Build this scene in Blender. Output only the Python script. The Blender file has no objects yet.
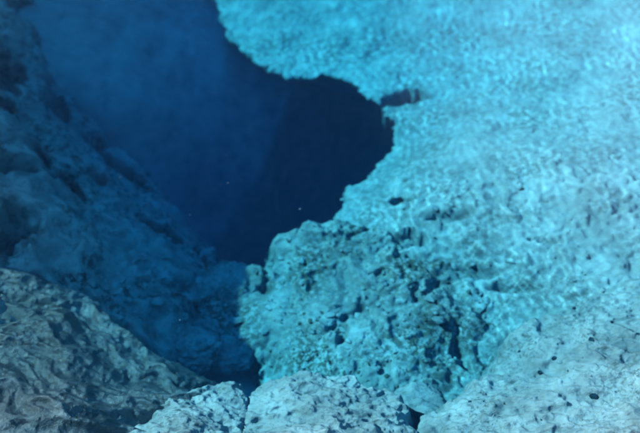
import bpy, math, random
import numpy as np

# ------------------------------------------------------------------ camera, sky, sun, exposure
R = math.radians
scene = bpy.context.scene
coll = scene.collection

CAM_H, CAM_PITCH, HFOV = 5.0, 40.0, 36.0          # metres above the water, degrees below the horizon
cam_data = bpy.data.cameras.new("camera")
cam = bpy.data.objects.new("camera", cam_data)
coll.objects.link(cam)
cam.location = (0, 0, CAM_H)
cam.rotation_euler = (R(90 - CAM_PITCH), 0, 0)
cam_data.sensor_fit = 'HORIZONTAL'
cam_data.angle = R(HFOV)
cam_data.clip_start = 0.05
cam_data.clip_end = 500
cam_data.dof.use_dof = True
cam_data.dof.focus_distance = 6.3
cam_data.dof.aperture_fstop = 0.9
scene.camera = cam

SUN_EL, SUN_AZ = 40.0, -80.0                      # azimuth measured from +y (view direction), negative = left
world = bpy.data.worlds.new("World")
scene.world = world
world.use_nodes = True
world.cycles.sampling_method = 'NONE'
wn = world.node_tree
wn.nodes.clear()
w_out = wn.nodes.new("ShaderNodeOutputWorld")
w_bg = wn.nodes.new("ShaderNodeBackground")
w_sky = wn.nodes.new("ShaderNodeTexSky")
w_sky.sky_type = 'NISHITA'
w_sky.sun_disc = False
w_sky.sun_elevation = R(SUN_EL)
w_sky.sun_rotation = R(SUN_AZ)
w_sky.altitude = 2200
w_sky.ozone_density = 1.0
w_sky.dust_density = 0.3
w_bg.inputs[1].default_value = 0.15
wn.links.new(w_sky.outputs[0], w_bg.inputs[0])
wn.links.new(w_bg.outputs[0], w_out.inputs[0])

sun_data = bpy.data.lights.new("sun", 'SUN')
sun = bpy.data.objects.new("sun", sun_data)
coll.objects.link(sun)
sun_data.energy = 3.7
sun_data.angle = R(0.5)
sun_data.color = (1.0, 0.97, 0.93)
sun.rotation_euler = (R(90 - SUN_EL), 0, R(180 - SUN_AZ))
sun.location = (-8, 8, 12)

scene.view_settings.view_transform = 'Standard'
scene.view_settings.look = 'None'
scene.view_settings.gamma = 1.0
scene.view_settings.use_curve_mapping = False
scene.view_settings.exposure = 1.4

scene.render.engine = 'CYCLES'
cy = scene.cycles
cy.use_denoising = True
cy.max_bounces = 7
cy.use_adaptive_sampling = True
cy.adaptive_threshold = 0.06
cy.transmission_bounces = 5
cy.diffuse_bounces = 1
cy.volume_bounces = 1
cy.volume_step_rate = 4.0
cy.volume_max_steps = 48
cy.transparent_max_bounces = 8
cy.caustics_refractive = True
cy.caustics_reflective = False
cy.blur_glossy = 0.5
cy.sample_clamp_indirect = 6.0


# ------------------------------------------------------------------ helpers
N_WATER = 1.33
RIPPLE = 0.029


def P(u, v, d):
    """Point at depth d (m below the water plane) on the line of sight through photo pixel u, v of 640 x 433."""
    t = math.tan(R(HFOV / 2))
    dx = (u - 320) / 320 * t
    dy = (216.5 - v) / 320 * t
    p = R(CAM_PITCH)
    r = np.array([dx, math.cos(p) + dy * math.sin(p), -math.sin(p) + dy * math.cos(p)])
    r /= np.linalg.norm(r)
    if d <= 0:
        q = np.array([0, 0, CAM_H]) + r * ((CAM_H + d) / -r[2])
        return q
    q = np.array([0, 0, CAM_H]) + r * (CAM_H / -r[2])
    s = r[:2] / N_WATER
    c = math.sqrt(1 - s @ s)
    q[:2] += s / c * d
    q[2] = -d
    return q


def _hash(ix, iy, seed):
    h = (ix.astype(np.int64) * 374761393 + iy.astype(np.int64) * 668265263 + seed * 1442695041) & 0xFFFFFFFF
    h = ((h ^ (h >> 13)) * 1274126177) & 0xFFFFFFFF
    h = ((h ^ (h >> 16)) * 2246822519) & 0xFFFFFFFF
    return ((h ^ (h >> 15)) & 0xFFFFFF) / float(0xFFFFFF)


def gnoise(x, y, seed=0):
    """2-D gradient noise, about -1..1"""
    ix, iy = np.floor(x), np.floor(y)
    fx, fy = x - ix, y - iy
    u = fx * fx * fx * (fx * (fx * 6 - 15) + 10)
    v = fy * fy * fy * (fy * (fy * 6 - 15) + 10)

    def g(ox, oy):
        a = _hash(ix + ox, iy + oy, seed) * 2 * math.pi
        return np.cos(a) * (fx - ox) + np.sin(a) * (fy - oy)
    a = g(0, 0) * (1 - u) + g(1, 0) * u
    b = g(0, 1) * (1 - u) + g(1, 1) * u
    return (a * (1 - v) + b * v) * 1.5


def fbm(x, y, f, octaves=4, seed=0, gain=0.5, ridged=False):
    out, amp, tot = 0.0, 1.0, 0.0
    for k in range(octaves):
        n = gnoise(x * f + 17.3 * k, y * f - 9.1 * k, seed + k)
        out = out + amp * ((1 - 2 * np.abs(n)) if ridged else n)
        tot += amp
        amp *= gain
        f *= 2.03
    return out / tot


def worley(x, y, f, seed=0):
    """distance to the nearest and the second nearest feature point, in cells, and the nearest cell's random number"""
    x, y = x * f, y * f
    ix, iy = np.floor(x), np.floor(y)
    d1 = np.full(x.shape, 9.0); d2 = np.full(x.shape, 9.0); cid = np.zeros(x.shape)
    for ox in (-1, 0, 1):
        for oy in (-1, 0, 1):
            px = ix + ox + _hash(ix + ox, iy + oy, seed)
            py = iy + oy + _hash(ix + ox, iy + oy, seed + 71)
            d = np.hypot(px - x, py - y)
            near = d < d1
            d2 = np.where(near, d1, np.minimum(d2, d))
            cid = np.where(near, _hash(ix + ox, iy + oy, seed + 133), cid)
            d1 = np.where(near, d, d1)
    return d1, d2, cid


def sdf(x, y, poly):
    """signed distance to a polygon in plan, negative inside"""
    d = np.full(x.shape, 1e9)
    inside = np.zeros(x.shape, bool)
    n = len(poly)
    for i in range(n):
        ax, ay = poly[i]
        bx, by = poly[(i + 1) % n]
        ex, ey = bx - ax, by - ay
        t = np.clip(((x - ax) * ex + (y - ay) * ey) / (ex * ex + ey * ey + 1e-12), 0, 1)
        d = np.minimum(d, np.hypot(x - ax - t * ex, y - ay - t * ey))
        if ay != by:
            c = ((ay > y) != (by > y)) & (x < (bx - ax) * (y - ay) / (by - ay) + ax)
            inside ^= c
    return np.where(inside, -d, d)


def rbf(points, smooth=0.02):
    """smooth surface through scattered (x, y, z) points: thin-plate spline"""
    p = np.array([(a[0], a[1]) for a in points]); z = np.array([a[2] for a in points])

    def phi(r):
        return r * r * np.log(np.maximum(r, 1e-6))
    n = len(p)
    A = np.zeros((n + 3, n + 3))
    A[:n, :n] = phi(np.hypot(p[:, None, 0] - p[None, :, 0], p[:, None, 1] - p[None, :, 1])) + np.eye(n) * smooth
    A[:n, n] = 1; A[:n, n + 1:] = p
    A[n, :n] = 1; A[n + 1:, :n] = p.T
    w = np.linalg.solve(A, np.concatenate([z, np.zeros(3)]))

    def f(x, y):
        out = w[n] + w[n + 1] * x + w[n + 2] * y
        for i in range(n):
            out = out + w[i] * phi(np.hypot(x - p[i, 0], y - p[i, 1]))
        return out
    return f


def sstep(a, b, x):
    t = np.clip((x - a) / (b - a), 0, 1)
    return t * t * (3 - 2 * t)


def grid_mesh(name, X, Y, Z, keep=None, close_to=None):
    """mesh from a grid of points; keep masks vertices"""
    ny, nx = X.shape
    co = np.stack([X, Y, Z], -1).reshape(-1, 3)
    idx = np.arange(nx * ny).reshape(ny, nx)
    q = np.stack([idx[:-1, :-1], idx[:-1, 1:], idx[1:, 1:], idx[1:, :-1]], -1).reshape(-1, 4)
    if keep is not None:
        k = keep.reshape(-1)
        q = q[k[q].all(1)]
        used = np.zeros(nx * ny, bool); used[q.reshape(-1)] = True
        remap = np.cumsum(used) - 1
        co = co[used]; q = remap[q]
    me = bpy.data.meshes.new(name)
    me.vertices.add(len(co)); me.vertices.foreach_set("co", co.astype(np.float32).reshape(-1))
    me.loops.add(q.size); me.loops.foreach_set("vertex_index", q.astype(np.int32).reshape(-1))
    me.polygons.add(len(q))
    me.polygons.foreach_set("loop_start", np.arange(0, q.size, 4, dtype=np.int32))
    me.polygons.foreach_set("use_smooth", np.ones(len(q), bool))
    me.update(calc_edges=True)
    me.validate()
    return me


def link(name, me, mat, label=None, category=None, group=None, kind=None, parent=None):
    o = bpy.data.objects.new(name, me)
    coll.objects.link(o)
    if mat: me.materials.append(mat)
    if label: o["label"] = label
    if category: o["category"] = category
    if group: o["group"] = group
    if kind: o["kind"] = kind
    if parent: o.parent = parent
    return o


# ------------------------------------------------------------------ materials
def nodes_of(name):
    m = bpy.data.materials.new(name)
    m.use_nodes = True
    nt = m.node_tree
    nt.nodes.clear()
    return m, nt


def rock_material(name, cols, dark, dark_amount, rough, bump, grain=38.0, spec=0.5, coat=0.0):
    """sinter: three pale tones in patches, dark mineral specks and fine relief"""
    m, nt = nodes_of(name)
    N, L = nt.nodes.new, nt.links.new
    out = N("ShaderNodeOutputMaterial"); b = N("ShaderNodeBsdfPrincipled")
    tc = N("ShaderNodeTexCoord")
    n1 = N("ShaderNodeTexNoise"); n1.inputs["Scale"].default_value = 2.3; n1.inputs["Detail"].default_value = 4; n1.inputs["Roughness"].default_value = 0.65
    r1 = N("ShaderNodeValToRGB")
    e = r1.color_ramp.elements
    e[0].position, e[0].color = 0.32, (*cols[0], 1)
    e[1].position, e[1].color = 0.68, (*cols[2], 1)
    x = e.new(0.5); x.color = (*cols[1], 1)
    n2 = N("ShaderNodeTexNoise"); n2.inputs["Scale"].default_value = grain * 0.6; n2.inputs["Detail"].default_value = 3; n2.inputs["Roughness"].default_value = 0.7
    r2 = N("ShaderNodeValToRGB")
    e = r2.color_ramp.elements
    e[0].position, e[0].color = 0.5 - 0.16 * (1 - dark_amount), (1, 1, 1, 1)
    e[1].position, e[1].color = 0.5 - 0.16 * (1 - dark_amount) + 0.09, (0, 0, 0, 1)
    n4 = N("ShaderNodeTexNoise"); n4.inputs["Scale"].default_value = 1.6; n4.inputs["Detail"].default_value = 2
    r4 = N("ShaderNodeMapRange"); r4.inputs[1].default_value = 0.35; r4.inputs[2].default_value = 0.65
    mu = N("ShaderNodeMath"); mu.operation = 'MULTIPLY'
    mx = N("ShaderNodeMix"); mx.data_type = 'RGBA'
    mx.inputs[7].default_value = (*dark, 1)
    n3 = N("ShaderNodeTexNoise"); n3.inputs["Scale"].default_value = grain; n3.inputs["Detail"].default_value = 4; n3.inputs["Roughness"].default_value = 0.75
    bp = N("ShaderNodeBump"); bp.inputs["Strength"].default_value = bump; bp.inputs["Distance"].default_value = 0.02
    for n in (n1, n2, n3, n4): L(tc.outputs["Object"], n.inputs["Vector"])
    L(n1.outputs["Fac"], r1.inputs[0]); L(n2.outputs["Fac"], r2.inputs[0])
    L(n4.outputs["Fac"], r4.inputs[0])
    L(r2.outputs[0], mu.inputs[0]); L(r4.outputs[0], mu.inputs[1])
    L(mu.outputs[0], mx.inputs[0]); L(r1.outputs[0], mx.inputs[6])
    L(mx.outputs[2], b.inputs["Base Color"])
    b.inputs["Roughness"].default_value = rough
    b.inputs["Specular IOR Level"].default_value = spec
    b.inputs["Coat Weight"].default_value = coat; b.inputs["Coat Roughness"].default_value = 0.17
    L(n3.outputs["Fac"], bp.inputs["Height"]); L(bp.outputs[0], b.inputs["Normal"])
    L(b.outputs[0], out.inputs[0])
    return m


SINTER = rock_material("pale_sinter", ((.30, .365, .385), (.46, .54, .56), (.62, .715, .735)), (.22, .265, .27), .75, .8, .6, 30)
RUBBLE = rock_material("sinter_rubble", ((.26, .32, .33), (.43, .51, .52), (.65, .745, .755)), (.10, .115, .085), .85, .8, .7, 36)
SLAB = rock_material("shallow_sinter", ((.26, .32, .335), (.43, .51, .53), (.62, .72, .74)), (.20, .24, .245), .35, .7, .8, 40)
WET = rock_material("wet_grey_sinter", ((.038, .058, .068), (.09, .125, .142), (.27, .34, .36)), (.02, .03, .036), .55, .28, .8, 38, .9, 0.08)
WALL = rock_material("dim_wall_rock", ((.24, .29, .30), (.37, .44, .45), (.50, .575, .585)), (.04, .055, .055), .5, .85, .7, 14)
BED = rock_material("pool_bed_rock", ((.30, .36, .375), (.39, .455, .47), (.48, .55, .56)), (.3, .34, .35), .1, .9, .5, 8)

m, nt = nodes_of("water_surface")
N, L = nt.nodes.new, nt.links.new
out = N("ShaderNodeOutputMaterial")
g = N("ShaderNodeBsdfRefraction"); g.inputs["IOR"].default_value = N_WATER; g.inputs["Roughness"].default_value = 0.0
gl = N("ShaderNodeBsdfGlossy"); gl.inputs["Roughness"].default_value = 0.02
fr = N("ShaderNodeFresnel"); fr.inputs["IOR"].default_value = N_WATER
mu = N("ShaderNodeMath"); mu.operation = 'MULTIPLY'; mu.inputs[1].default_value = 0.3     # reflection weakened in the shader, as if through a polarising filter
mx = N("ShaderNodeMixShader")
L(fr.outputs[0], mu.inputs[0]); L(mu.outputs[0], mx.inputs[0]); L(g.outputs[0], mx.inputs[1]); L(gl.outputs[0], mx.inputs[2])
L(mx.outputs[0], out.inputs[0])
WATER = m

# the body of the water: takes out red first, then green, and scatters a little blue
m, nt = nodes_of("water_body")
N, L = nt.nodes.new, nt.links.new
out = N("ShaderNodeOutputMaterial")
ab = N("ShaderNodeVolumeAbsorption"); ab.inputs[0].default_value = (0.0, 0.86, 0.965, 1); ab.inputs[1].default_value = 1.05
sc_ = N("ShaderNodeVolumeScatter"); sc_.inputs[0].default_value = (0.10, 0.52, 1.0, 1); sc_.inputs[1].default_value = 0.056
ad = N("ShaderNodeAddShader")
L(ab.outputs[0], ad.inputs[0]); L(sc_.outputs[0], ad.inputs[1]); L(ad.outputs[0], out.inputs[1])
WATER_BODY = m

# ------------------------------------------------------------------ the setting: bed of the pool with its banks, and the water
def plan(pix):
    return [tuple(P(u, v, d)[:2]) for u, v, d in pix]


def pts(pix):
    return [tuple(P(u, v, d)) for u, v, d in pix]


def axis(a, b, step):
    return np.linspace(a, b, int(round((b - a) / step)) + 1)


# bed: the far wall of the shaft, the shaft and the gully, then banks round the pool
x = np.concatenate([axis(-40, -7, 1.0)[:-1], axis(-7, 7, 0.035), axis(7, 40, 1.0)[1:]])
y = np.concatenate([axis(-30, 1, 1.0)[:-1], axis(1, 13, 0.035), axis(13, 17, 0.1)[1:], axis(17, 60, 1.0)[1:]])
X, Y = np.meshgrid(x, y)
wallf = rbf(pts([(-60, -60, 1.1), (0, 0, 1.4), (40, 100, 1.8), (100, 0, 1.7), (100, 120, 2.1), (160, 60, 2.1), (210, 0, 2.4), (200, 150, 2.8),
                 (160, 200, 3.0), (290, 80, 2.9), (-80, 250, 2.6), (60, 250, 4.0), (190, 300, 2.6), (235, 360, 2.1), (262, 372, 2.3), (100, 430, 2.2),
                 (320, 430, 1.7), (410, 415, 1.6), (450, 400, 1.8), (-60, 430, 1.6), (210, -80, 5.2), (210, 250, 4.6), (640, 200, 3.0), (640, -60, 3.2), (640, 430, 1.6)]), 0.3)
Z = np.clip(wallf(X, Y), -6.0, 0)
# the shaft's dark inner recess beyond the fold of the wall
cave = plan([(330, 30, 3), (306, 82, 3), (278, 128, 3), (250, 163, 3), (222, 203, 3.2), (205, 245, 3.3), (212, 300, 3.3), (330, 240, 4), (420, 150, 4), (470, 60, 4), (400, 0, 4.5)])
sd = sdf(X, Y, cave) + 0.26 * fbm(X, Y, 0.9, 4, 5)
Z = Z - 5.0 * sstep(0.10, -0.35, sd)
Z += (0.22 * fbm(X, Y, 0.5, 4, 11) + 0.10 * fbm(X * 2.2, Y * 0.5, 1.4, 4, 13)) * sstep(0, -2, Z) + 0.06 * fbm(X, Y, 2.5, 4, 12)
# banks: everything outside the pool rises above the water; high on the left, where it shades that side
pool = [(-3.6, 2.6), (-1.5, 1.6), (1.5, 1.8), (4.6, 2.6), (6.0, 5.0), (6.4, 8.5), (6.0, 13.0), (3.0, 15.2), (-2.0, 15.4), (-4.6, 13.6), (-4.9, 8.0), (-4.6, 5.0)]
po = sdf(X, Y, pool) + 0.35 * fbm(X, Y, 0.45, 3, 21)
# the left bank's crest is as high as it takes to shade that side of the pool
CREST = -5.7
tan_w = math.tan(math.asin(math.cos(R(SUN_EL)) / N_WATER))
sx = -math.sin(R(SUN_AZ)); sy = -math.cos(R(SUN_AZ))          # plan direction the sunlight travels in
line = []
for u, v, d in ((150, -40, 2.1), (222, 318, 1.7), (246, 270, 1.75), (236, 420, 0.7)):
    q = P(u, v, d)
    ex, ey = q[0] - d * tan_w * sx, q[1] - d * tan_w * sy
    t = (ex - CREST) / sx
    line.append((ey - t * sy, t * math.tan(R(SUN_EL))))
line.sort()
hy = np.interp(Y, [l[0] for l in line], [l[1] for l in line])
hy = np.minimum(hy, 1.9 + 1.6 * sstep(6.30, 6.62, Y)) + 0.08 * fbm(Y, X * 0.15, 0.6, 3, 25)      # crest lowered at the near end, shaped so sun reaches the big left boulder
bank = 0.05 + 0.35 * np.sqrt(np.maximum(po, 0)) + 0.12 * fbm(X, Y, 0.7, 4, 22) * sstep(0, 1, po)
rise = sstep(-4.75, CREST, X) * sstep(-1.5, 1.0, Y) * sstep(22, 19, Y)
bank = bank * (1 - rise) + hy * rise
Z = np.where(po > 0, bank, np.maximum(Z, np.minimum(0.05, -po * -3.2)))
pool_bed = link("pool_bed", grid_mesh("pool_bed", X, Y, Z), BED, kind="structure",
                label="pool bed falling into a deep blue shaft between the banks")

# water: rippled top, sides and bottom buried in the ground
x = np.concatenate([axis(-5.6, -3.2, 0.04)[:-1], axis(-3.2, 3.8, 0.0145), axis(3.8, 6.8, 0.04)[1:]])
y = np.concatenate([axis(1.3, 3.6, 0.04)[:-1], axis(3.6, 10.6, 0.0145), axis(10.6, 16.4, 0.05)[1:]])
WX, WY = np.meshgrid(x, y)
rough = 0.30 + 0.70 * sstep(-2.0, 1.4, WX + 0.25 * (WY - 7)) * sstep(3.5, 6.0, WY)
wx = WX + 0.10 * fbm(WX, WY, 1.1, 2, 300); wy = WY + 0.10 * fbm(WX, WY, 1.1, 2, 301)
A = wx * 0.95 + wy * 0.30; B = (-wx * 0.30 + wy * 0.95) * 0.72
env = 0.55 + 0.75 * np.clip(fbm(WX, WY, 0.8, 2, 302) + 0.45, 0, 1)
H = np.zeros_like(WX)
for k, (lam, amt) in enumerate(((0.07, 1.5), (0.10, 1.05), (0.16, 0.35), (0.36, 0.2))):
    H += RIPPLE * amt * lam ** 1.9 * (gnoise(A / lam, B / lam, 310 + k) + 0.5 * gnoise((A * 0.6 + B * 0.8) / lam * 1.2, (B * 0.6 - A * 0.8) / lam, 320 + k))
H *= env
edge = np.minimum.reduce([WX - x[0], x[-1] - WX, WY - y[0], y[-1] - WY])
WZ = H * rough * sstep(0, 0.2, edge)
me = grid_mesh("water", WX, WY, WZ)
import bmesh
bm = bmesh.new(); bm.from_mesh(me)
border = [e for e in bm.edges if e.is_boundary]
r = bmesh.ops.extrude_edge_only(bm, edges=border)
low = [g for g in r["geom"] if isinstance(g, bmesh.types.BMVert)]
for v_ in low: v_.co.z = -12.0
bmesh.ops.holes_fill(bm, edges=[e for e in bm.edges if e.is_boundary], sides=0)
for f_ in bm.faces: f_.smooth = abs(f_.calc_center_median().z) < 0.5
bmesh.ops.recalc_face_normals(bm, faces=bm.faces)
bm.to_mesh(me); bm.free()
water = link("water", me, WATER, kind="structure", label="clear turquoise hot spring water with a rippled surface")
water.cycles.is_caustics_caster = True
sun_data.cycles.is_caustics_light = True
bm = bmesh.new()
bmesh.ops.create_cube(bm, size=1.0)
for v_ in bm.verts:
    v_.co = (5.7 * 2 * v_.co.x + 0.6 + v_.co.x * 1.1, 8.85 + v_.co.y * 15.2, -5.98 + v_.co.z * 12.06)
me = bpy.data.meshes.new("water_body"); bm.to_mesh(me); bm.free()
water_body = link("water_body", me, WATER_BODY, kind="structure", parent=water)

# ------------------------------------------------------------------ rocks
SURF = []


def patch(name, outline, control, mat, step, relief, lip=0.25, drop=3.0, undercut=0.0, smooth=0.02, pad=0.35, floor=-9.0, sunlit=True, lift=0.0, seed=900, edge=1.0, **kw):
    """a rock whose top follows the control points inside its outline and whose flanks fall away outside it"""
    poly = plan(outline)
    a = np.array(poly)
    x = axis(a[:, 0].min() - pad, a[:, 0].max() + pad, step)
    y = axis(a[:, 1].min() - pad, a[:, 1].max() + pad, step)
    X, Y = np.meshgrid(x, y)
    top = rbf(pts(control), smooth)(X, Y) + lift
    s0 = sdf(X, Y, poly)
    s = s0 + edge * 0.06 * fbm(X, Y, 2.2, 3, seed) + edge * 0.06 * fbm(X, Y, 6, 4, seed + 1, gain=0.65)
    fall = np.where(s < 0, lip * np.exp(np.minimum(s, 0) / lip * 1.6) * 0.55, lip * 0.55 + s * drop / 0.35)
    Z = top - fall + relief(X, Y, s)
    if undercut:
        for _ in range(30):
            s0[1:-1, 1:-1] = (s0[:-2, 1:-1] + s0[2:, 1:-1] + s0[1:-1, :-2] + s0[1:-1, 2:]) / 4
        gy, gx = np.gradient(s0, y, x)
        k = np.clip((fall - 0.08) / 1.7, 0, 1) * undercut
        X = X - gx * k; Y = Y - gy * k
    SURF.append((x, y, Z.copy(), s))
    keep = (s < pad) & (Z > floor)
    if undercut > 1: keep &= ((fall < 0.3) | (sdf(X, Y, poly) < -0.02)) & (fall < 1.6)
    if undercut > 1:
        q = P(385, 113, 1.9); keep &= (fall < 0.10) | (np.hypot(X - q[0], Y - q[1]) > 0.6)      # the lip is thin at the point of the bay
    o = link(name, grid_mesh(name, X, Y, Z, keep), mat, **kw)
    o.cycles.is_caustics_receiver = sunlit
    return o


def pits(X, Y, spots):
    """hollows in a rock, given as pixel, depth, half length, half width, angle and hollow depth"""
    h = np.zeros_like(X)
    for u, v, d, ra, rb, ang, dep in spots:
        q = P(u, v, d)
        c, t = math.cos(R(ang)), math.sin(R(ang))
        A = (X - q[0]) * c + (Y - q[1]) * t; B = -(X - q[0]) * t + (Y - q[1]) * c
        r = np.hypot(A / ra, B / rb) + 0.35 * fbm(X, Y, 9, 2, 55)
        h -= dep * sstep(1.15, 0.55, r)
    return h


def ledge_relief(X, Y, s):
    wx = X + 0.08 * fbm(X, Y, 3, 2, 40); wy = Y + 0.08 * fbm(X, Y, 3, 2, 41)
    h = 0.11 * fbm(X, Y, 1.1, 3, 45) + 0.05 * fbm(wx, wy, 3.5, 3, 42) + 0.035 * np.abs(gnoise(wx * 9, wy * 8, 43)) + 0.028 * np.abs(gnoise(wx * 19, wy * 17, 44))
    near = sstep(8.2, 6.6, Y)                                        # rougher and more broken towards the mound
    h += near * (0.07 * np.abs(gnoise(wx * 5, wy * 6, 48)) + 0.04 * fbm(X, Y, 12, 3, 46))
    return h + pits(X, Y, [(407, 99, 1.9, .27, .16, 12, .7), (403, 210, 1.6, .13, .05, -15, .22), (398, 250, 1.7, .24, .10, -10, .35), (448, 228, 1.5, .20, .05, -8, .14), (470, 275, 1.5, .26, .06, -14, .2),
                           (515, 290, 1.4, .22, .05, -20, .16), (520, 110, 1.2, .12, .04, -20, .08), (545, 235, 1.0, .14, .04, -15, .1)])


ledge = patch("sinter_ledge",
              [(212, -10, 2.0), (222, 22, 2.0), (238, 46, 2.0), (262, 64, 2.0), (290, 74, 2.0), (312, 75, 2.0), (332, 72, 2.0), (346, 82, 2.0), (365, 96, 1.95),
               (382, 106, 1.9), (390, 122, 1.78), (391, 150, 1.75), (374, 168, 1.75), (352, 186, 1.75),
               (338, 212, 1.75), (328, 230, 1.75), (330, 300, 1.7), (420, 350, 1.7), (560, 360, 1.4), (720, 330, 1.0), (900, 150, 0.8), (860, -40, 1.2), (640, -85, 1.6), (320, -85, 2.2), (215, -60, 2.2)],
              [(212, 0, 2.05), (245, 50, 2.05), (300, 75, 2.0), (335, 75, 2.0), (385, 105, 1.9), (425, 92, 1.85), (388, 118, 1.75), (385, 160, 1.75), (340, 210, 1.75), (328, 230, 1.8),
               (400, 200, 1.4), (430, 268, 1.6), (500, 305, 1.5), (480, 240, 1.3), (500, 150, 1.15), (500, 0, 1.6), (640, 0, 1.15), (640, 150, 0.95), (640, 260, 0.95), (560, 310, 1.2),
               (860, 0, 1.0), (720, 330, 1.0), (330, 300, 1.9), (420, 350, 2.0), (320, -80, 2.1)],
              SINTER, 0.018, ledge_relief, edge=1.5, lip=0.12, drop=2.2, undercut=1.5, pad=0.34, floor=-4.5,
              label="broad pale turquoise sinter ledge sloping under water towards the dark shaft", category="ledge")


def mound_relief(X, Y, s):
    wx = X + 0.12 * fbm(X, Y, 2.5, 3, 60); wy = Y + 0.12 * fbm(X, Y, 2.5, 3, 61)
    d1, d2, c = worley(wx, wy, 2.6, 62)
    h = 0.13 * fbm(X, Y, 1.2, 3, 65) + 0.12 * (c - 0.5) * sstep(0.0, 0.5, d2 - d1)
    b1 = np.abs(gnoise(wx * 4.2, wy * 4.6, 63)); b2 = np.abs(gnoise(wx * 9, wy * 10, 64)); b3 = np.abs(gnoise(wx * 19, wy * 21, 66))
    soft = 0.75 + 0.55 * sstep(-0.25, 0.35, fbm(X, Y, 1.9, 2, 69))          # smooth crusted faces between crumbling ones
    h += 0.085 * b1 + (0.055 * b2 * (0.5 + b1) + 0.022 * b3 + 0.012 * fbm(X, Y, 30, 2, 67)) * soft
    return h - 0.12 * sstep(0.22, 0.5, fbm(X, Y, 3.0, 3, 68)) - 0.05


mound = patch("rubble_mound",
              [(198, 330, 2.2), (192, 305, 2.2), (200, 282, 2.1), (222, 268, 2.0), (244, 266, 1.9), (262, 262, 1.75), (276, 242, 1.8), (300, 233, 1.8), (330, 228, 1.8), (392, 232, 1.7), (440, 250, 1.7), (490, 275, 1.7),
               (520, 300, 1.5), (520, 335, 1.5), (498, 362, 1.5), (470, 400, 1.6), (440, 432, 1.7), (400, 440, 1.7), (340, 425, 1.8), (290, 395, 1.9), (258, 366, 2.0), (232, 352, 2.1)],
              [(190, 310, 2.1), (200, 275, 2.0), (226, 322, 2.0), (246, 276, 1.98), (276, 242, 1.9), (328, 232, 1.8), (392, 236, 1.75), (440, 255, 1.75), (500, 290, 1.7), (505, 340, 1.8), (450, 396, 1.85),
               (400, 408, 1.8), (400, 440, 1.75), (440, 430, 1.7), (340, 402, 1.9), (285, 384, 2.05), (245, 350, 2.05), (310, 285, 1.78), (380, 300, 1.66), (440, 320, 1.66), (280, 330, 1.85), (350, 350, 1.76), (430, 365, 1.78)],
              RUBBLE, 0.0125, mound_relief, lift=0.2, seed=933, lip=0.12, drop=1.3, undercut=0.15, pad=0.6, floor=-4.0,
              label="knobbly turquoise rubble mound in the middle, below the dark shaft", category="mound")


def slope_relief(X, Y, s):
    a = R(-48)
    A = X * math.cos(a) + Y * math.sin(a); B = -X * math.sin(a) + Y * math.cos(a)
    w = 0.3 * fbm(X, Y, 1.1, 3, 84)
    h = 0.26 * fbm(A * 0.5, (B + w) * 1.3, 1.3, 4, 80) + 0.22 * fbm(A * 0.45, B + w, 2.6, 4, 81, ridged=True) + 0.07 * fbm(A * 0.7, B, 8, 4, 82, ridged=True)
    p = fbm(A * 0.6, B + w, 2.0, 3, 83)
    h -= 0.5 * sstep(0.25, 0.5, p)
    return h + pits(X, Y, [(128, 205, 2.9, .30, .12, -35, .8), (62, 132, 2.3, .20, .12, -60, .8), (12, 92, 1.7, .28, .18, -60, .8), (28, 28, 1.7, .16, .3, 0, .6), (10, 130, 1.6, .2, .1, -50, .6), (105, 222, 2.6, .12, .10, 0, .5),
                           (28, 265, 1.5, .2, .1, -40, .6), (165, 268, 2.8, .25, .1, -30, .6), (50, 195, 2.0, .2, .07, -60, .5), (85, 235, 2.2, .2, .06, -60, .5)])


slope = patch("rock_slope",
              [(-200, -60, .8), (-40, -90, 1.2), (10, -40, 1.5), (30, 30, 1.9), (52, 100, 2.3), (90, 155, 2.8), (122, 182, 3.0), (146, 200, 3.1), (168, 226, 3.1), (190, 250, 3.1), (212, 276, 3.1), (222, 300, 3.0), (215, 360, 2.8),
               (160, 420, 2.2), (-40, 440, 1.2), (-160, 300, 0.7)],
              [(-100, -40, .8), (-100, 60, .9), (10, -30, 1.3), (0, 60, 1.6), (30, 40, 1.8), (48, 100, 2.1), (100, 170, 2.6), (146, 205, 2.9), (205, 272, 3.0), (0, 160, 1.5), (0, 270, 1.3), (80, 240, 1.9), (100, 310, 1.9), (170, 300, 2.5), (180, 350, 2.4),
               (220, 330, 2.9), (-120, 300, 0.8), (0, 420, 1.5), (140, 420, 2.2)],
              WALL, 0.02, slope_relief, sunlit=False, lift=0.6, lip=0.25, drop=1.3, pad=0.7, floor=-6.5,
              label="shaded furrowed rock slope falling from the left edge into the shaft", category="rock face")


def slab_relief(X, Y, s):
    d1, d2, c = worley(X + 0.12 * fbm(X, Y, 3, 3, 100), (Y + 0.12 * fbm(X, Y, 3, 3, 101)) * 1.5, 3.4, 102)
    e1, e2, c2 = worley(X + 0.04 * fbm(X, Y, 7, 2, 103), Y * 1.3, 11, 104)
    h = 0.13 * fbm(X, Y, 1.4, 4, 105) + 0.06 * (c - 0.5) * sstep(0, 0.2, d2 - d1) + 0.06 * fbm(X * 0.7 + 0.3 * Y, Y * 1.4, 4, 4, 106, ridged=True)
    h += 0.05 * fbm(X * 0.5 - Y * 0.4, Y + 0.5 * X, 6, 4, 108, ridged=True)
    return h + 0.03 * (0.5 - e1) + 0.02 * fbm(X, Y, 20, 3, 107)


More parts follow.
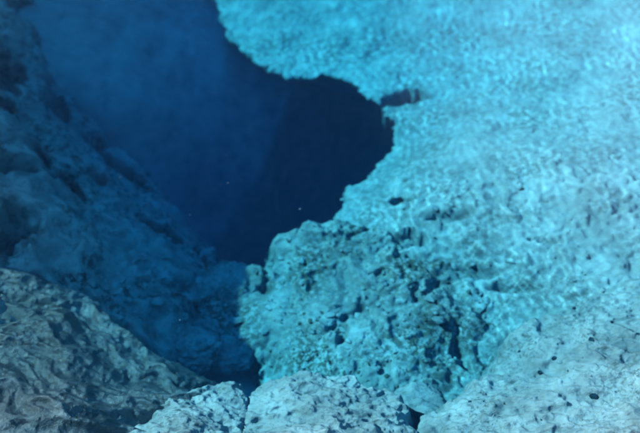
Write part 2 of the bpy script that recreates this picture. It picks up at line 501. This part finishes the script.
slab = patch("sinter_slab",
             [(660, 262, 1.0), (612, 286, 1.0), (580, 301, 1.02), (546, 316, 1.05), (512, 331, 1.05), (498, 347, 1.05), (494, 370, 1.05), (472, 386, 1.0), (455, 401, 1.0), (420, 413, .95), (402, 440, .9),
              (395, 520, .5), (760, 560, .3), (860, 300, .6)],
             [(640, 274, .95), (512, 334, 1.05), (496, 368, 1.05), (430, 416, .95), (412, 440, .9), (560, 345, .85), (560, 390, .7), (640, 433, .45), (640, 350, .65), (500, 433, .65), (405, 520, .5), (760, 560, .2), (860, 300, .5)],
             SLAB, 0.0115, slab_relief, lip=0.2, drop=1.2, undercut=0.1, pad=0.5, floor=-2.6,
             label="pale pitted sinter slab just under water in the lower right corner", category="rock")


def boulder_relief(X, Y, s):
    w = 0.12 * fbm(X, Y, 2.5, 3, 126)
    h = 0.10 * fbm(X, Y, 1.9, 4, 120) + 0.08 * fbm(X * 0.6 + Y * 0.35, (Y + w) * 1.6, 3.2, 4, 121, ridged=True)
    e1, e2, c2 = worley(X + 0.04 * fbm(X, Y, 7, 2, 123), Y * 1.3, 9, 124)
    h += 0.05 * fbm(X * 0.5 - Y * 0.4 + 3, Y + 0.5 * X, 6, 4, 127, ridged=True)
    return h + 0.04 * (0.5 - e1) + 0.02 * fbm(X, Y, 20, 3, 125)


boulder = patch("boulder",
                [(238, 445, .85), (243, 412, .95), (252, 395, .95), (272, 383, 1.0), (310, 375, 1.0), (350, 380, 1.0), (386, 391, 1.0), (410, 410, .98), (420, 440, .9), (410, 520, .5), (250, 520, .5)],
                [(250, 400, .95), (310, 381, .95), (386, 396, .95), (408, 430, .85), (243, 430, .85), (320, 405, .78), (320, 433, .62), (260, 520, .4), (400, 520, .4), (330, 480, .4)],
                SLAB, 0.0085, boulder_relief, lip=0.1, drop=1.6, undercut=0.12, pad=0.45, floor=-2.6,
                label="rounded pale sinter boulder at the bottom edge between the slab and small rock", category="boulder")


def left_relief(X, Y, s):
    a = R(-14)
    w = 0.30 * fbm(X, Y, 0.9, 3, 140) + 0.08 * fbm(X, Y, 3.0, 2, 146)
    A = X * math.cos(a) + Y * math.sin(a); B = -X * math.sin(a) + Y * math.cos(a) + w
    h = 0.24 * fbm(A * 0.40, B, 1.2, 2, 141, ridged=True) + 0.10 * fbm(A * 0.36, B, 3.0, 2, 142, ridged=True)
    h += 0.045 * fbm(A * 0.42, B + 0.3 * w, 8, 4, 144, ridged=True) + 0.028 * fbm(X, Y, 12, 4, 147, gain=0.6)
    return h - 0.10 * sstep(0.3, 0.55, fbm(A * 0.4, B, 2.6, 3, 145))


big_left = patch("boulder",
                 [(-140, 220, .6), (0, 256, .95), (32, 272, 1.0), (70, 284, 1.0), (98, 298, 1.0), (120, 321, 1.0), (155, 347, 1.05), (190, 363, 1.1), (222, 376, 1.1), (240, 392, 1.1), (215, 425, .9), (140, 520, .4), (-180, 560, -.3)],
                 [(0, 262, .62), (70, 288, .76), (108, 318, .76), (188, 366, .92), (234, 392, 1.0), (0, 340, .5), (70, 350, .55), (130, 385, .68), (0, 390, .25), (70, 405, .3), (0, 440, .12), (100, 440, .3), (190, 420, .8), (140, 520, .2), (-180, 560, -.4), (-140, 240, .2)],
                 WET, 0.0095, left_relief, lift=-0.3, lip=0.22, drop=1.4, undercut=0.1, pad=0.5, floor=-2.8,
                 label="big dark wet furrowed boulder just below the surface at lower left", category="boulder")

small = patch("boulder",
              [(100, 450, .7), (140, 420, .8), (176, 398, .85), (205, 382, .9), (236, 384, .95), (248, 404, .9), (238, 445, .8), (220, 500, .4), (120, 500, .4)],
              [(115, 440, .7), (176, 400, .85), (234, 389, .92), (240, 425, .85), (190, 415, .72), (180, 440, .6), (220, 500, .4), (120, 500, .4)],
              SLAB, 0.0085, boulder_relief, lip=0.08, drop=1.6, undercut=0.1, pad=0.4, floor=-2.2,
              label="small rounded boulder wedged between the dark wet boulder and the pale one", category="boulder")


# ------------------------------------------------------------------ loose pieces
def height(i, px, py):
    x, y, Z, s = SURF[i]
    a = np.clip(np.searchsorted(x, px), 0, len(x) - 1); b = np.clip(np.searchsorted(y, py), 0, len(y) - 1)
    return Z[b, a], s[b, a]


def ico(level=1):
    bm = bmesh.new(); bmesh.ops.create_icosphere(bm, subdivisions=level, radius=1.0)
    v = np.array([q.co[:] for q in bm.verts]); f = [[q.index for q in k.verts] for k in bm.faces]
    bm.free()
    return v, np.array(f)


ICO_V, ICO_F = ico(1)


def scatter(name, places, mat, seed, sunlit=True, **kw):
    """many small angular stones joined into one object; places: (x, y, z, radius)"""
    rg = np.random.default_rng(seed)
    V, F = [], []
    for n, (px, py, pz, r) in enumerate(places):
        k = ICO_V * (1 + rg.uniform(-.3, .3, (len(ICO_V), 1))) * rg.uniform(.55, 1.35, 3) * r
        a = rg.uniform(0, 6.28); c, t = math.cos(a), math.sin(a)
        k = k @ np.array([[c, -t, 0], [t, c, 0], [0, 0, 0.75]])
        V.append(k + (px, py, pz)); F.append(ICO_F + n * len(ICO_V))
    me = bpy.data.meshes.new(name)
    me.from_pydata(np.concatenate(V).tolist(), [], np.concatenate(F).tolist())
    me.update()
    o = link(name, me, mat, kind="stuff", **kw)
    o.cycles.is_caustics_receiver = sunlit
    return o


DARK = rock_material("dark_mineral", ((.08, .10, .085), (.13, .15, .125), (.20, .225, .19)), (.03, .03, .025), .3, .7, .5, 30)
rg = np.random.default_rng(8)


def spread(i, pix, d, count, r0, r1, sink, power=2.0, clump=None, smax=0.1):
    """places on rock i inside a pixel quadrilateral seen at depth d"""
    a = np.array(plan([(u, v, d) for u, v in pix]))
    out = []
    while len(out) < count:
        px = rg.uniform(a[:, 0].min(), a[:, 0].max()); py = rg.uniform(a[:, 1].min(), a[:, 1].max())
        if clump is not None and rg.random() > np.clip(0.5 + clump * 2.2 * float(fbm(np.array([px]), np.array([py]), 1.6, 2, 501)[0]), 0.02, 1): continue
        z, s = height(i, px, py)
        if s > smax: continue
        r = r0 + (r1 - r0) * rg.random() ** power
        out.append((px, py, z + r * sink, r))
    return out


mq = [(195, 235), (520, 235), (520, 410), (195, 410)]
scatter("pale_rubble", spread(1, mq, 1.8, 420, .012, .05, -.4, power=3), SINTER, 3, label="pale broken sinter rubble lying over the mound")
scatter("dark_rubble", spread(1, mq, 1.8, 420, .007, .022, -.35, clump=1.3), DARK, 4, label="small dark olive stones strewn over the rubble mound")
gq = [(140, 250), (240, 250), (240, 370), (140, 370)]
scatter("gully_rubble", spread(2, gq, 2.2, 320, .015, .065, -.1, smax=.5), WALL, 15, sunlit=False, label="shaded broken stones filling the gully between slope and mound")
lq = [(335, 190), (560, 190), (560, 310), (335, 310)]
scatter("ledge_rubble", spread(0, lq, 1.6, 140, .012, .04, -.35), SINTER, 5, label="loose pale chips on the lower part of the ledge")
sq = [(415, 280), (650, 270), (650, 440), (415, 440)]
scatter("slab_chips", spread(3, sq, .8, 120, .008, .025, -.3), SLAB, 6, label="small pale chips on the slab in the lower right corner")


def lump(name, u, v, d, r, squash, seed, mat, **kw):
    """one rounded, uneven stone"""
    LV, LF = ico(5 if r > .1 else 4)
    n = LV / np.linalg.norm(LV, axis=1)[:, None]
    k = 1 + 0.34 * fbm(n[:, 0] * 1.3 + n[:, 2] * .8, n[:, 1] * 1.3 - n[:, 2] * .7, 1.1, 3, seed) + 0.26 * fbm(n[:, 0] + n[:, 2] * 1.7, n[:, 1] - n[:, 2] * 1.4, 4, 4, seed + 5)
    pv = n * k[:, None] * np.array([r, r * 0.85, r * squash])
    me = bpy.data.meshes.new(name)
    me.from_pydata(pv.tolist(), [], LF.tolist())
    me.polygons.foreach_set("use_smooth", np.ones(len(LF), bool)); me.update()
    o = link(name, me, mat, **kw)
    q = P(u, v, d)
    o.location = q; o.rotation_euler = (0, 0, seed * 1.7)
    return o


G = "shaded rocks lying in the gully"
lump("rock", 230, 356, 2.0, .21, .6, 205, WALL, label="shaded rock beside the dark pocket under the mound's lower left end", category="rock", group=G)
lump("rock", 212, 326, 2.05, .2, .6, 207, WALL, label="shaded rock between the mound and the big dark boulder", category="rock", group=G)
lump("rock", 214, 296, 2.1, .30, .6, 210, WALL, label="largest shaded rock in the gully, against the mound's left end", category="rock", group=G)
lump("rock", 186, 288, 2.4, .17, .7, 220, WALL, label="small shaded rock at the foot of the slope beside the shaft", category="rock", group=G)
lump("rock", 194, 350, 1.8, .24, .55, 230, WALL, label="shaded rock just above the small boulder, deep in the gully", category="rock", group=G)
lump("rock", 166, 322, 2.0, .2, .6, 240, WALL, label="shaded rock half way along the gully at the slope's foot", category="rock", group=G)
o = lump("rock", 414, 416, 1.35, .3, .55, 255, SLAB, label="pale rock in the crevice between the rounded boulder and the slab", category="rock")
o.cycles.is_caustics_receiver = True
PEBBLE = rock_material("brown_pebble", ((.17, .18, .16), (.24, .25, .22), (.32, .33, .30)), (.08, .08, .07), .3, .7, .5, 40)
for n, (u, v, r) in enumerate([(575, 309, .042), (592, 340, .05), (554, 358, .045), (540, 372, .032), (594, 396, .05), (520, 352, .03), (612, 322, .028), (470, 402, .03), (500, 418, .035)]):
    q = P(u, v, .8)
    for _ in range(6):
        z, _s = height(3, q[0], q[1])
        q = P(u, v, -float(z))
    o = lump("pebble", u, v, .5, r * .55, .7, 260 + n * 7, PEBBLE, label="small dark pebble lying on the pale sinter slab", category="pebble", group="dark pebbles on the slab")
    o.location = (q[0], q[1], q[2] - r * .12)

# flecks of mineral drifting just under the surface
fl = []
for u, v in [(110, 152), (139, 163), (120, 177), (228, 183), (241, 181), (300, 209), (265, 234), (180, 320), (226, 155), (58, 100), (250, 128), (190, 215), (318, 190), (160, 90)]:
    q = P(u, v, .15 + .2 * rg.random()); fl.append((q[0], q[1], q[2], .002 + .003 * rg.random()))
scatter("floating_flecks", fl, SINTER, 9, label="tiny white flecks drifting in the water over the shaft")

# ------------------------------------------------------------------ steam drifting off the hot water
m, nt = nodes_of("steam")
N, L = nt.nodes.new, nt.links.new
out = N("ShaderNodeOutputMaterial"); pv = N("ShaderNodeVolumePrincipled"); tc = N("ShaderNodeTexCoord")
no = N("ShaderNodeTexNoise"); no.inputs["Scale"].default_value = 0.9; no.inputs["Detail"].default_value = 3; no.inputs["Distortion"].default_value = 0.6
mr = N("ShaderNodeMapRange"); mr.inputs[1].default_value = 0.3; mr.inputs[2].default_value = 0.75; mr.inputs[3].default_value = 0.01; mr.inputs[4].default_value = 0.13
ge = N("ShaderNodeTexCoord"); ln = N("ShaderNodeVectorMath"); ln.operation = 'LENGTH'
fa = N("ShaderNodeMapRange"); fa.inputs[1].default_value = 0.1; fa.inputs[2].default_value = 1.0; fa.inputs[3].default_value = 1.0; fa.inputs[4].default_value = 0.0
mm = N("ShaderNodeMath"); mm.operation = 'MULTIPLY'
ob = N("ShaderNodeNewGeometry")
L(ob.outputs["Position"], no.inputs["Vector"]); L(no.outputs["Fac"], mr.inputs[0])
L(tc.outputs["Object"], ln.inputs[0]); L(ln.outputs["Value"], fa.inputs[0])
L(mr.outputs[0], mm.inputs[0]); L(fa.outputs[0], mm.inputs[1]); L(mm.outputs[0], pv.inputs["Density"])
pv.inputs["Color"].default_value = (0.70, 0.90, 1.0, 1); pv.inputs["Anisotropy"].default_value = 0.2
L(pv.outputs[0], out.inputs[1])
SV, SF = ico(4)
me = bpy.data.meshes.new("steam"); me.from_pydata(SV.tolist(), [], SF.tolist()); me.update()
steam = link("steam", me, m, kind="stuff", label="thin white steam drifting over the water on the right")
steam.location = (2.0, 6.5, 1.25); steam.scale = (1.75, 2.8, 1.12)
